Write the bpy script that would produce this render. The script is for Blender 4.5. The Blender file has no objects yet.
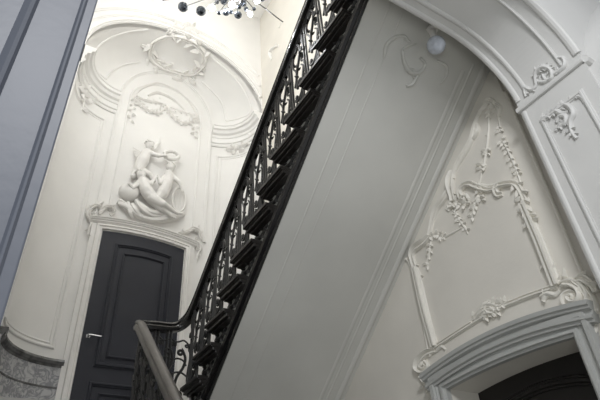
import bpy, bmesh, math, random
from mathutils import Vector, Matrix, noise
random.seed(7)
C = bpy.context.scene
COL = bpy.context.scene.collection
V = Vector
PI = math.pi

# ------------------------------------------------------------------ camera
YAW, PIT, ROLL, FPX = -.594854437, .636212146, -.0771731326, 515.535
cf = V((-math.sin(YAW)*math.cos(PIT), math.cos(YAW)*math.cos(PIT), math.sin(PIT)))
r0 = V((math.cos(YAW), math.sin(YAW), 0)); u0 = r0.cross(cf)
cr = math.cos(ROLL)*r0 + math.sin(ROLL)*u0
cu = -math.sin(ROLL)*r0 + math.cos(ROLL)*u0
cam = bpy.data.objects.new('camera', bpy.data.cameras.new('camera'))
COL.objects.link(cam)
cam.matrix_world = Matrix((cr, cu, -cf)).transposed().to_4x4()
cam.data.sensor_width = 36; cam.data.lens = FPX/600*36
cam.data.clip_start = .02
C.camera = cam

def ray(x, y): return cf + cr*((x-300)/FPX) - cu*((y-200)/FPX)
def onX(x, y, X): d = ray(x, y); return d*(X/d.x)
def onY(x, y, Y): d = ray(x, y); return d*(Y/d.y)

# ------------------------------------------------------------------ materials
def mat(name, base, rough=.6, metal=0, var=.06, scale=6, bump=.1, bscale=40, spec=.5, base2=None):
    m = bpy.data.materials.new(name); m.use_nodes = True
    nt = m.node_tree; b = nt.nodes['Principled BSDF']
    b.inputs['Roughness'].default_value = rough
    b.inputs['Metallic'].default_value = metal
    b.inputs['Specular IOR Level'].default_value = spec
    tc = nt.nodes.new('ShaderNodeTexCoord')
    n = nt.nodes.new('ShaderNodeTexNoise'); n.inputs['Scale'].default_value = scale
    n.inputs['Detail'].default_value = 6
    nt.links.new(tc.outputs['Object'], n.inputs['Vector'])
    r = nt.nodes.new('ShaderNodeValToRGB')
    c2 = base2 or [c*(1-var*2) for c in base]
    r.color_ramp.elements[0].position = .3; r.color_ramp.elements[1].position = .7
    r.color_ramp.elements[0].color = (*c2, 1); r.color_ramp.elements[1].color = (*base, 1)
    nt.links.new(n.outputs['Fac'], r.inputs['Fac'])
    nt.links.new(r.outputs['Color'], b.inputs['Base Color'])
    if bump:
        n2 = nt.nodes.new('ShaderNodeTexNoise'); n2.inputs['Scale'].default_value = bscale
        nt.links.new(tc.outputs['Object'], n2.inputs['Vector'])
        bp = nt.nodes.new('ShaderNodeBump'); bp.inputs['Strength'].default_value = bump
        bp.inputs['Distance'].default_value = .01
        nt.links.new(n2.outputs['Fac'], bp.inputs['Height'])
        nt.links.new(bp.outputs['Normal'], b.inputs['Normal'])
    return m

M = {}
M['plaster'] = mat('ivory_plaster', (.835, .825, .805), .62, var=.03, scale=2.2, bump=.05)
M['relief'] = mat('ivory_plaster_relief', (.84, .825, .80), .55, var=.03, scale=9, bump=.08)
M['stonepaint'] = mat('greige_plaster', (.745, .715, .655), .6, var=.05, scale=2.2, bump=.06)
M['stonerelief'] = mat('greige_relief', (.79, .765, .705), .5, var=.05, scale=9, bump=.08)
M['soffit'] = mat('grey_soffit_plaster', (.66, .655, .62), .5, var=.09, scale=1.1, bump=.05)  # broad mottling stands in for patches of light and shadow
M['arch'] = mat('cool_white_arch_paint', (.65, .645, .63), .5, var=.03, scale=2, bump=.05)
M['pier'] = mat('blue_grey_pier', (.092, .101, .127), .45, var=.04, scale=1.5, bump=.04)  # one even dark blue-grey for the whole pier
M['casing'] = mat('grey_white_casing', (.46, .465, .45), .4, var=.04, scale=3, bump=.04)
M['door'] = mat('slate_door_paint', (.030, .032, .042), .5, spec=.3, var=.08, scale=3, bump=.04)
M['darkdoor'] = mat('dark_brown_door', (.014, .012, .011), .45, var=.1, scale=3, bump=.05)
M['iron'] = mat('black_wrought_iron', (.026, .026, .025), .38, metal=.0, var=.2, scale=20, bump=.1)
M['black'] = mat('black_gloss_paint', (.008, .008, .009), .2, var=.15, scale=8, bump=.0, spec=.7)
M['rail'] = mat('dark_polished_rail', (.020, .019, .018), .2, var=.15, scale=8, bump=.02)
M['raillit'] = mat('grey_lit_rail', (.13, .12, .108), .3, var=.15, scale=8, bump=.03)  # light caught by the lower rail, put into a paler grey base
M['string'] = mat('grey_string_paint', (.48, .48, .46), .5, var=.15, scale=10, bump=.08)
M['steel'] = mat('brushed_steel', (.55, .55, .55), .25, metal=1, var=.03, bump=.02)
M['brass'] = mat('aged_brass', (.35, .27, .15), .35, metal=1, var=.1, bump=.02)
M['floor'] = mat('pale_stone_floor', (.50, .49, .46), .35, var=.08, scale=3, bump=.03)
M['tread'] = mat('dark_stained_tread', (.022, .019, .017), .35, var=.15, scale=12, bump=.05)
M['opal'] = mat('opal_glass', (.62, .66, .74), .15, var=.16, scale=28, bump=.0)
M['crystal'] = mat('smoked_crystal_bead', (.42, .47, .55), .12, metal=.75, scale=70, bump=0, base2=(.02, .025, .035))

# veined marble
m = bpy.data.materials.new('grey_veined_marble'); m.use_nodes = True; nt = m.node_tree
b = nt.nodes['Principled BSDF']; b.inputs['Roughness'].default_value = .25
tc = nt.nodes.new('ShaderNodeTexCoord'); n = nt.nodes.new('ShaderNodeTexNoise')
n.inputs['Scale'].default_value = 13; n.inputs['Detail'].default_value = 9; n.inputs['Distortion'].default_value = 1.2
w = nt.nodes.new('ShaderNodeMath'); w.operation = 'SUBTRACT'; w.inputs[1].default_value = .5
a = nt.nodes.new('ShaderNodeMath'); a.operation = 'ABSOLUTE'
r = nt.nodes.new('ShaderNodeValToRGB')
r.color_ramp.elements[0].position = 0; r.color_ramp.elements[0].color = (.25, .255, .27, 1)
r.color_ramp.elements[1].position = .11; r.color_ramp.elements[1].color = (.50, .50, .51, 1)
nt.links.new(tc.outputs['Object'], n.inputs['Vector']); nt.links.new(n.outputs['Fac'], w.inputs[0])
nt.links.new(w.outputs[0], a.inputs[0]); nt.links.new(a.outputs[0], r.inputs['Fac']); nt.links.new(r.outputs['Color'], b.inputs['Base Color'])
M['marble'] = m
M['marbledark'] = mat('dark_marble_cap', (.20, .20, .20), .25, var=.35, scale=14, bump=.05)
m = bpy.data.materials.new('lit_bulb'); m.use_nodes = True; b = m.node_tree.nodes['Principled BSDF']
b.inputs['Emission Color'].default_value = (.88, .94, 1, 1); b.inputs['Emission Strength'].default_value = 18
M['bulb'] = m

# ------------------------------------------------------------------ mesh helpers
class MB:
    def __init__(s): s.v = []; s.f = []
    def add(s, vs, fs):
        o = len(s.v); s.v += [tuple(p) for p in vs]; s.f += [[i+o for i in f] for f in fs]
    def box(s, a, b):
        x0, y0, z0 = a; x1, y1, z1 = b
        s.add([(x0,y0,z0),(x1,y0,z0),(x1,y1,z0),(x0,y1,z0),(x0,y0,z1),(x1,y0,z1),(x1,y1,z1),(x0,y1,z1)],
              [(0,3,2,1),(4,5,6,7),(0,1,5,4),(1,2,6,5),(2,3,7,6),(3,0,4,7)])
    def prism(s, poly, ax, a, b):                 # polygon of 2-D points, extruded along axis ax from a to b
        def P(p, t): return (t, p[0], p[1]) if ax == 'x' else (p[0], t, p[1]) if ax == 'y' else (p[0], p[1], t)
        n = len(poly); vs = [P(p, a) for p in poly]+[P(p, b) for p in poly]
        s.add(vs, [list(range(n))[::-1], list(range(n, 2*n))]+[[i, (i+1) % n, n+(i+1) % n, n+i] for i in range(n)])
    def sweep(s, path, nrm, prof, closed=False, scale=None, caps=True):
        n = len(path); k = len(prof); rings = []
        for i, p in enumerate(path):
            if closed: a, b = path[i-1], path[(i+1) % n]
            else: a, b = path[max(i-1, 0)], path[min(i+1, n-1)]
            d1 = (p-a); d2 = (b-p)
            if d1.length < 1e-9: d1 = d2
            if d2.length < 1e-9: d2 = d1
            d1 = d1.normalized(); d2 = d2.normalized(); t = (d1+d2)
            t = t.normalized() if t.length > 1e-6 else d2
            N = nrm[i] if isinstance(nrm, list) else nrm
            ac = t.cross(N).normalized(); N2 = ac.cross(t).normalized()
            mit = min(1/max(abs(t.dot(d2)), .35), 2.2)
            sc = scale[i] if scale else 1
            rings.append([p+ac*(q[0]*sc*mit)+N2*(q[1]*sc) for q in prof])
        vs = [v for r_ in rings for v in r_]; fs = []
        m_ = n if closed else n-1
        for i in range(m_):
            j = (i+1) % n
            for q in range(k):
                q2 = (q+1) % k
                fs.append((i*k+q, i*k+q2, j*k+q2, j*k+q))
        if not closed and caps: fs += [list(range(k))[::-1], [(n-1)*k+q for q in range(k)]]
        s.add(vs, fs)
    def tube(s, path, rad, seg=8, up=None):
        prof = [(math.cos(2*PI*i/seg), math.sin(2*PI*i/seg)) for i in range(seg)]
        if not isinstance(rad, list): rad = [rad]*len(path)
        s.sweep(path, up or V((1, 0, 0)), prof, scale=rad)
    def lathe(s, prof, axis_o, seg=16, ax=V((0,0,1))):
        # prof: list of (r, h)
        ax = ax.normalized(); e1 = ax.orthogonal().normalized(); e2 = ax.cross(e1)
        n = len(prof); vs = []
        for i in range(seg):
            t = 2*PI*i/seg; d = e1*math.cos(t)+e2*math.sin(t)
            for r_, h in prof: vs.append(axis_o+d*r_+ax*h)
        fs = [(i*n+j, i*n+j+1, ((i+1) % seg)*n+j+1, ((i+1) % seg)*n+j) for i in range(seg) for j in range(n-1)]
        s.add(vs, fs)
    def ball(s, c, r_, seg=12, sq=(1, 1, 1)):
        vs = []; fs = []; h = seg//2
        for i in range(h+1):
            a_ = PI*i/h
            for j in range(seg):
                b_ = 2*PI*j/seg
                vs.append((c[0]+r_*sq[0]*math.sin(a_)*math.cos(b_), c[1]+r_*sq[1]*math.sin(a_)*math.sin(b_), c[2]+r_*sq[2]*math.cos(a_)))
        for i in range(h):
            for j in range(seg):
                fs.append((i*seg+j, (i+1)*seg+j, (i+1)*seg+(j+1) % seg, i*seg+(j+1) % seg))
        s.add(vs, fs)
    def build(s, name, mat_, parent=None, smooth=False, bev=0, kind=None, merge=True):
        me = bpy.data.meshes.new(name); me.from_pydata(s.v, [], s.f); 
        bm = bmesh.new(); bm.from_mesh(me)
        if merge: bmesh.ops.remove_doubles(bm, verts=bm.verts, dist=1e-5)
        bmesh.ops.recalc_face_normals(bm, faces=bm.faces); bm.to_mesh(me); bm.free()
        me.materials.append(M[mat_])
        o = bpy.data.objects.new(name, me); COL.objects.link(o)
        if parent:
            o.parent = parent; o.matrix_parent_inverse = Matrix.Translation(-parent.location)
        if kind: o['kind'] = kind
        if smooth:
            for p in me.polygons: p.use_smooth = True
            md = o.modifiers.new('edge', 'EDGE_SPLIT'); md.split_angle = math.radians(42)
        if bev:
            md = o.modifiers.new('bevel', 'BEVEL'); md.width = bev; md.segments = 2; md.limit_method = 'ANGLE'
        return o

def thing(name, label, cat, loc, group=None):
    o = bpy.data.objects.new(name, None); COL.objects.link(o); o.location = loc
    o.empty_display_size = .1
    return tag(o, label, cat, group)
def tag(o, label, cat, group=None):
    o['label'] = label; o['category'] = cat
    if group: o['group'] = group
    return o

def cat_(pts, n=5, closed=False):                 # Catmull-Rom through 2-D/3-D tuples
    P = [V(p) for p in pts]; out = []; N = len(P)
    rng = range(N if closed else N-1)
    for i in rng:
        if closed: a, b, c, d = P[i-1], P[i], P[(i+1) % N], P[(i+2) % N]
        else: a, b, c, d = P[max(i-1, 0)], P[i], P[i+1], P[min(i+2, N-1)]
        for k in range(n):
            t = k/n
            out.append(.5*((2*b)+(c-a)*t+(2*a-5*b+4*c-d)*t*t+(3*b-3*c+d-a)*t**3))
    if not closed: out.append(P[-1])
    return out

# ------------------------------------------------------------------ dimensions
XR, XL = 2.637, 0.0            # side walls of the stairwell
YB, YV = 5.40, 4.72            # flat back of the apse, front of its vault
CX, AX = 1.37, 1.268           # apse centre and half width
ZC, HV = 5.64, 1.01            # top of cornice, rise of vault
ZG, ZL, ZT = -1.5, 1.125, 8.0  # ground, landing, ceiling
YA0, YA1 = .69, 1.136          # thickness of the arch wall
XJL, XJR = .0135, 2.476        # arch jambs
ZSP = 2.283                    # impost
RUN, RIS = .2226, .1754
XS = 1.53                      # stringer face
def soff(Y): return 3.949-.797*Y
def nosing(Y): return 1.30+(4.041-Y)*RIS/RUN
def railz(Y): return 3.70-.806*(Y-1.895)

# ------------------------------------------------------------------ surfaces that can be hit by a sight line
def plan(s):                                       # apse plan, s in 0..1 from right front to left front
    r_ = .6; q = PI/2*r_
    segs = [(.08, 'r'), (q, 'a'), (2*AX-2*r_, 'b'), (q, 'c'), (.08, 'l')]
    L = sum(x[0] for x in segs); d = s*L
    if d < .08: return V((CX+AX, YV+d))
    d -= .08
    if d < q:
        t = d/r_; return V((CX+AX-r_+r_*math.cos(t), YV+.08+r_*math.sin(t)))
    d -= q
    if d < segs[2][0]: return V((CX+AX-r_-d, YB))
    d -= segs[2][0]
    if d < q:
        t = d/r_; return V((CX-AX+r_-r_*math.sin(t), YV+.08+r_*math.cos(t)))
    d -= q
    return V((CX-AX, YV+.08-d))
def wd(h):
    t = max(0, min(1, h/HV)); return math.sqrt(max(0, 1-t*t)), max(0, 1-t**5)**.2
def apse_pt(s, z):
    p = plan(s); h = z-ZC
    if h <= 0: return V((p.x, p.y, z))
    w_, d_ = wd(h); return V((CX+(p.x-CX)*w_, YV+(p.y-YV)*d_, z))
def in_plan(x, y):
    if y > YB or abs(x-CX) > AX: return False
    ex = abs(x-CX)-(AX-.6); ey = y-(YV+.08)
    return not (ex > 0 and ey > 0 and ex*ex+ey*ey > .36)
def in_apse(p):
    if p.y < YV: return True
    if p.z <= ZC: return in_plan(p.x, p.y)
    w_, d_ = wd(p.z-ZC)
    if w_ < 1e-3 or d_ < 1e-3: return False
    return in_plan(CX+(p.x-CX)/w_, YV+(p.y-YV)/d_)
def archz(x):                                      # underside of the near arch
    e = .50
    for xj, sg in ((XJL, 1), (XJR, -1)):
        q = (x-xj)*sg
        if q < 0: return -99
        if q < e: return ZSP+.455*math.sqrt(max(0, 1-((e-q)/e)**2))+.01*min(q/e, 1)
    return ZSP+.465
def in_arch(p): return XJL < p.x < XJR and p.z < archz(p.x)
def march(ins, t0, t1):
    def hit(x, y):
        d = ray(x, y).normalized(); t = t0; st = .04
        while t < t1 and ins(d*t): t += st
        a_, b_ = t-st, t
        for _ in range(22):
            c_ = (a_+b_)/2
            if ins(d*c_): a_ = c_
            else: b_ = c_
        return d*a_
    def full(x, y):
        p = hit(x, y); q = hit(x+.7, y); r_ = hit(x, y+.7)
        n_ = (q-p).cross(r_-p)
        if n_.length < 1e-12: return p, -p.normalized()
        n_.normalize()
        if n_.dot(p) > 0: n_ = -n_
        return p, n_
    return full
def plX(X): return lambda x, y: (onX(x, y, X), V((-1, 0, 0)))
def plY(Y): return lambda x, y: (onY(x, y, Y), V((0, -1, 0)))
NS = V((0, -.797, -1)).normalized()
def plS(x, y):
    d = ray(x, y); return d*(3.949/(d.y*.797+d.z)), NS
S_apse = march(in_apse, 3.0, 11)
S_arch = march(in_arch, .9, 6)
S_right = plX(XR); S_jamb = plX(XJR); S_back = plY(YB)

def P2(S, pts, n=5, closed=False, smooth=True):    # picture points laid on a surface
    q = cat_(pts, n, closed) if smooth else [V(p) for p in pts]
    r_ = [S(p[0], p[1]) for p in q]
    return [a[0] for a in r_], [a[1] for a in r_]

# moulding profiles (across, out)
def prof(w, d, kind='ogee'):
    if kind == 'ogee':
        return [(-w/2, -.01), (-w/2, d*.45), (-w*.32, d*.5), (-w*.2, d), (w*.08, d), (w*.2, d*.55), (w*.38, d*.5), (w/2, d*.2), (w/2, -.01)]
    if kind == 'double':
        return [(-w/2, -.01), (-w/2, d*.5), (-w*.42, d), (-w*.22, d), (-w*.16, d*.35), (w*.02, d*.35), (w*.08, d*1.2), (w*.32, d*1.2), (w*.38, d*.4), (w/2, d*.3), (w/2, -.01)]
    if kind == 'bead':
        return [(-w/2, -.01), (-w/2, d*.2), (-w*.3, d*.8), (0, d), (w*.3, d*.8), (w/2, d*.2), (w/2, -.01)]
HALF = [(-.85, -.4), (-1, .4), (-.7, .95), (0, 1.25), (.7, .95), (1, .4), (.85, -.4)]
RIB = [(-.9, -.4), (-1, .6), (-.8, 1.15), (-.5, 1.1), (-.25, .5), (.05, .45), (.3, 1.2), (.6, 1.5), (.9, 1.2), (1, .5), (.9, -.4)]

# ---- relief ornament kit
def stroke(B, S, pts, r0, r1=None, n=6, lift=.0, bulge=True):
    p, nn = P2(S, pts, n); r1 = r0 if r1 is None else r1; k = len(p)
    sc = []
    for i in range(k):
        t = i/(k-1); r_ = r0+(r1-r0)*t
        if bulge: r_ *= .72+.4*math.sin(PI*min(1, t*1.25))
        sc.append(r_)
    B.sweep(p, nn, RIB if r0 >= .017 else HALF, scale=sc)
def leaf(B, P, N, d, L, W, h=None):
    d = (d-N*d.dot(N)).normalized(); a_ = d.cross(N); h = h or W*.8
    q = [P-N*.006, P+d*L*.35+a_*W*.5, P+d*L*.35-a_*W*.5, P+d*L*.75+a_*W*.32+N*h*.5, P+d*L*.75-a_*W*.32+N*h*.5,
         P+d*L+N*h*.9, P+d*L*.35+N*h, P+d*L*.75+N*h*1.15, P+d*L*.6-N*.006]
    B.add(q, [(0, 1, 6), (0, 6, 2), (1, 3, 7, 6), (2, 6, 7, 4), (3, 5, 7), (4, 7, 5), (0, 8, 3, 1), (0, 2, 4, 8), (8, 5, 3), (8, 4, 5)])
def leaves(B, S, pts, size, every=2, spread=.9, n=4, seed=1):
    rn = random.Random(seed); p, nn = P2(S, pts, n)
    B.sweep(p, nn, HALF, scale=[size*.1]*len(p))
    for i in range(0, len(p)-1, every):
        t = (p[i+1]-p[i]).normalized(); N = nn[i]; sd = 1 if (i//every) % 2 else -1
        ang = sd*spread*rn.uniform(.7, 1.3)
        d = Matrix.Rotation(ang, 3, N) @ t
        leaf(B, p[i], N, d, size*rn.uniform(.8, 1.3), size*rn.uniform(.5, .7))
def flower(B, S, x, y, r_):
    P, N = S(x, y); e1 = N.orthogonal().normalized(); rn = random.Random(int(x*7+y))
    o = rn.random()*6
    for k in range(5):
        d = Matrix.Rotation(o+2*PI*k/5, 3, N) @ e1
        c = P+d*r_*.6; B.ball(c, r_*.5, 8)
    B.ball(P+N*r_*.25, r_*.42, 8)
def curl(x, y, r_, a0, turns, sg=1, k=9):          # picture points of a spiral ending at its centre
    return [(x+r_*(1-i/k*.8)*math.cos(a0+sg*turns*2*PI*i/k), y+r_*(1-i/k*.8)*math.sin(a0+sg*turns*2*PI*i/k)) for i in range(k+1)]

def ornament(name, label, cat, S, strokes=(), lv=(), fl=(), m='relief', group=None, gain=None):
    gain = gain or (1.05 if S is S_right else 1.6 if S is S_apse else 1.2)
    x, y = (strokes[0][0][0] if strokes else lv[0][0][0])
    P, N = S(x, y)
    t = thing(name, label, cat, P, group)
    for s_ in strokes:
        B = MB(); stroke(B, S, s_[0], s_[1]*gain, *[q*gain for q in s_[2:]]); B.build('scroll', m, t, smooth=True)
    for q, l_ in enumerate(lv):
        B = MB(); leaves(B, S, l_[0], l_[1]*(.6+.4*gain)*1.1, *(l_[2:] or ()), seed=q+3); B.build('leaf_spray', m, t)
    for f in fl:
        B = MB(); flower(B, S, f[0], f[1], f[2]*(.5+.5*gain)); B.build('blossom', m, t, smooth=True)
    return t

# ================================================================== SETTING
B = MB(); B.box((-3, -4, ZG-.1), (5, 5.8, ZG)); B.build('floor', 'floor', kind='structure')
# apse wall with its vault
B = MB(); NSG = 90
zs = [ZG, 0, 1.5, 3, 4.5, ZC]+[ZC+HV*math.sin(PI/2*i/24) for i in range(1, 24)]+[ZC+HV*.9995, ZC+HV*.99999, ZC+HV]
g = [[apse_pt(i/NSG, z) for i in range(NSG+1)] for z in zs]
vs = [p for r_ in g for p in r_]; k = NSG+1
B.add(vs, [(j*k+i, j*k+i+1, (j+1)*k+i+1, (j+1)*k+i) for j in range(len(zs)-1) for i in range(NSG)])
o = B.build('wall_back', 'plaster', kind='structure', smooth=True)
# wall above and beside the vault mouth
B = MB(); n = 48; arc = [(CX+AX*math.cos(PI*i/n), ZC+HV*math.sin(PI*i/n)) for i in range(n+1)]
arc = [(CX+AX, ZG)]+arc+[(CX-AX, ZG)]
for i in range(len(arc)-1):
    (x0, z0), (x1, z1) = arc[i], arc[i+1]
    if abs(x0-x1) > 1e-6: B.prism([(x0, z0), (x1, z1), (x1, ZT), (x0, ZT)], 'y', YV, YV+.12)
B.box((XL-.2, YV, ZG), (CX-AX, YV+.12, ZT)); B.box((CX+AX, YV, ZG), (XR+.25, YV+.12, ZT))
B.build('wall_vault_front', 'plaster', kind='structure')
# right wall with door opening (arched head)
DY0, DY1 = 1.42, 2.362
def headz(Y): t = (Y-(DY0+DY1)/2)/((DY1-DY0)/2); return .935+.03*(1-t*t)
B = MB(); B.box((XR, DY1, ZG), (XR+.32, YV, ZT)); B.box((XR, 1.262, ZG), (XR+.32, DY0, ZT))
n = 16
for i in range(n):
    a_ = DY0+(DY1-DY0)*i/n; b_ = DY0+(DY1-DY0)*(i+1)/n
    B.prism([(a_, headz(a_)), (b_, headz(b_)), (b_, ZT), (a_, ZT)], 'x', XR, XR+.32)
B.box((XR+.03, YA0+.2, ZG), (XR+.32, 1.262, ZT))
B.build('wall_right', 'stonepaint', kind='structure')
B = MB(); B.box((XL-.2, YA1-.1, ZG), (XL, YV, ZT)); B.build('wall_left', 'plaster', kind='structure')
B = MB(); B.box((XL-.2, YA0, ZT), (XR+.32, 5.6, ZT+.1)); B.build('ceiling', 'plaster', kind='structure')
# dark room beyond the right door
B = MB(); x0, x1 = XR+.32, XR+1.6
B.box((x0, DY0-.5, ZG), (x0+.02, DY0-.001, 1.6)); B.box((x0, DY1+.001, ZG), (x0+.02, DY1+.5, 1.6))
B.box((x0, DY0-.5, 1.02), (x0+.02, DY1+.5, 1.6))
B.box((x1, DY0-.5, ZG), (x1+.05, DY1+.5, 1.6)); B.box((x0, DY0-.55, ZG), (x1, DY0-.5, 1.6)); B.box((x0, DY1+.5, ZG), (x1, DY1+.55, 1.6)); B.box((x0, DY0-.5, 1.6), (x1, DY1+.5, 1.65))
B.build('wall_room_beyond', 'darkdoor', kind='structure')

# near arch wall
B = MB(); n = 26
xs = [XJL+.5*(1-math.cos(PI/2*i/n)) for i in range(n+1)]+[XJR-.5*(1-math.cos(PI/2*i/n)) for i in range(n, -1, -1)]
pr = [(x, archz(min(max(x, XJL+1e-6), XJR-1e-6))) for x in xs]
for i in range(len(pr)-1):
    (xa, za), (xb, zb) = pr[i], pr[i+1]
    B.prism([(xa, za), (xb, zb), (xb, 4.6), (xa, 4.6)], 'y', YA0, YA1)
B.box((-1.5, YA0+.03, 1.9), (XJL, YA1, 4.6))
o = B.build('wall_arch', 'arch', kind='structure', smooth=True)
B = MB(); B.box((XJR, YA0, ZG), (8, YA1, 4.6)); B.build('wall_arch_side', 'arch', kind='structure')
B = MB(); B.box((-1.5, YA0, 4.6), (8, YA0+.05, 9)); B.build('wall_hall_upper', 'arch', kind='structure')
B = MB(); B.box((XL-.2, YA0+.1, 4.6), (XR+.3, YA1-.1, ZT)); B.build('wall_above_arch', 'plaster', kind='structure')
# left pier: blue-grey panelled face
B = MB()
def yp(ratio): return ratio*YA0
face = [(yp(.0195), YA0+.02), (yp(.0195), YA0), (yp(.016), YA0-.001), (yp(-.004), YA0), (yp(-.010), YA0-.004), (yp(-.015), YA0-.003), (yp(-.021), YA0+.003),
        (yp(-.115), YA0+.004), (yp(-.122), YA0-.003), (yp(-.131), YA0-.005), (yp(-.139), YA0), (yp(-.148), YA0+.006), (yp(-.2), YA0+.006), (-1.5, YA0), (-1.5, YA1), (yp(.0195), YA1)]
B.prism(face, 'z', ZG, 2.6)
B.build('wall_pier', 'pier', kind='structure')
# hall wall and vault springing at right
B = MB(); cv = [(2.50, 1.0), (2.50, 2.2), (2.56, 2.33), (2.64, 2.51), (2.77, 2.71), (2.945, 2.93), (3.25, 3.30), (3.7, 3.8), (4.3, 4.5), (6.5, 7)]
cv = [(2.50, ZG), (2.50, 2.2)]+[tuple(p) for p in cat_(cv[2:], 6)]
pth = cv+[(7.5, 7), (7.5, ZG)]
B.prism(pth, 'y', -1.2, YA0+.12); B.build('wall_hall_right', 'arch', kind='structure', smooth=True)

# landing
B = MB(); B.box((XL, 4.06, ZL-.16), (XR, YB, ZL)); o = B.build('floor_landing', 'floor', kind='structure')

# ------------------------------------------------------------------ trims
tn = [0]
def trim(B, m, smooth=True, **kw):
    tn[0] += 1; o = B.build('trim_%d' % tn[0], m, kind='structure', smooth=smooth, **kw)
    if smooth: o.modifiers['edge'].split_angle = math.radians(20)
    return o
# marble dado following the apse plan (left of door and right of door)
DX0, DX1 = .73, 2.035
def apse_path(s0, s1, z, n=40): 
    ps = [apse_pt(s0+(s1-s0)*i/n, z) for i in range(n+1)]
    ns = []
    for i in range(n+1):
        a_, b_ = plan(max(0, s0+(s1-s0)*i/n-.003)), plan(min(1, s0+(s1-s0)*i/n+.003))
        t = (b_-a_).normalized(); nv = V((-t.y, t.x, 0))
        if nv.dot(V((CX, YV-.4, 0))-V((ps[i].x, ps[i].y, 0))) < 0: nv = -nv
        ns.append(nv)
    return ps, ns
def s_at_x(x):                                     # arc parameter where the back wall reaches x
    lo, hi = 0., 1.
    for _ in range(40):
        mi = (lo+hi)/2
        if plan(mi).x > x: lo = mi
        else: hi = mi
    return lo
def band(s0, s1, z0, z1, d, m, pr=None, n=46):
    B = MB(); ps, ns = apse_path(s0, s1, (z0+z1)/2, n); h = (z1-z0)/2
    pp = pr or [(-h, -.01), (-h, d), (h, d), (h, -.01)]
    B.sweep(ps, ns, pp); return B
sL0, sL1 = s_at_x(DX0-.0), 1.0
sR0, sR1 = 0.0, s_at_x(DX1+.0)
for s0, s1 in ((sL0, sL1), (sR0, sR1)):
    trim(band(s0, s1, ZL, 1.80, .02, 'marble'), 'marble', smooth=False)
    B = band(s0, s1, 1.80, 1.865, .05, 'marbledark', [(-.035, -.01), (-.035, .022), (-.02, .03), (-.012, .045), (.012, .06), (.034, .055), (.034, -.01)])
    trim(B, 'marbledark')
    B = band(s0, s1, 1.60, 1.615, .025, 'marbledark'); trim(B, 'marbledark', smooth=False)
# cornice pieces stop against the central arched panel
cpr = [(-.17, -.01), (-.17, .02), (-.15, .03), (-.13, .03), (-.12, .05), (-.09, .052), (-.085, .03), (-.02, .03), (-.01, .045), (.03, .05), (.045, .085), (.09, .10), (.10, .13), (.14, .135), (.15, .15), (.17, .15), (.17, -.01)]
cpr = [(-q[0], q[1]) for q in cpr][::-1]
def cornice(s0, s1):
    ps, ns = apse_path(s0, s1, ZC-.17, 44); B = MB()
    t = (ps[1]-ps[0]).normalized(); ac = t.cross(ns[0])
    pp = [(q[0]*(-1 if ac.z > 0 else 1), q[1]) for q in cpr]
    B.sweep(ps, ns, pp); trim(B, 'plaster')
cornice(0, s_at_x(2.12)); cornice(s_at_x(.715), 1)

def apse_trim(pts, w_, d_, closed=False, kind='bead', n=6, m='plaster', smoothp=True, S=None):
    p, nn = P2(S or S_apse, pts, n, closed, smoothp); B = MB(); B.sweep(p, nn, prof(w_, d_, kind), closed=closed); trim(B, m)
# central arched panel: outer and inner frames (world coordinates on the apse surface)
def apse_xz(x, z):
    lo, hi = YV-.3, YB+.3
    for _ in range(30):
        mi = (lo+hi)/2
        if in_apse(V((x, mi, z))): lo = mi
        else: hi = mi
    return V((x, lo, z))
def arch_frame(cx, hw, zb, zs_, rise, w_, d_, kind='bead'):
    pts = [(cx-hw, zb+(zs_-zb)*i/8) for i in range(9)]+[(cx-hw*math.cos(PI*i/30), zs_+rise*math.sin(PI*i/30)) for i in range(1, 30)]+[(cx+hw, zs_-(zs_-zb)*i/8) for i in range(9)]
    ps = [apse_xz(*q) for q in pts]; ns = []
    for q, p in zip(pts, ps):
        a_ = apse_xz(q[0]+.02, q[1])-p; b_ = apse_xz(q[0], q[1]+.02)-p; n_ = a_.cross(b_).normalized()
        if n_.y > 0: n_ = -n_
        ns.append(n_)
    B = MB(); B.sweep(ps, ns, prof(w_, d_, kind)); trim(B, 'plaster')
arch_frame(1.405, .535, 3.72, 5.72, .48, .035, .018)
arch_frame(1.415, .685, 3.60, 5.72, .74, .055, .03, 'ogee')
# mouth-of-vault archivolts on the front wall plane and inside the vault
for off, w_, d_ in ((.04, .06, .04), (.16, .05, .025), (.30, .07, .03)):
    B = MB(); pts = [V((CX+(AX+off)*math.cos(PI*i/60), YV, ZC+(HV+off*.9)*math.sin(PI*i/60))) for i in range(4 if off > .1 else 1, 57 if off > .1 else 60)]
    pts = [p for p in pts if .02 < p.x < XR-.01]
    B.sweep(pts, V((0, -1, 0)), prof(w_, d_, 'ogee')); trim(B, 'plaster')
apse_trim([(226, 121), (222, 104), (213, 92), (202, 82)], .03, .014)
apse_trim([(226, 121), (240, 118), (250, 112), (247, 98), (236, 80), (217, 62), (204, 52)], .035, .016)
apse_trim([(106, 79), (97, 71), (92, 61), (95, 50), (108, 39), (128, 32), (148, 30)], .035, .016)
apse_trim([(106, 79), (113, 71), (124, 65), (140, 62)], .03, .014)
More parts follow.
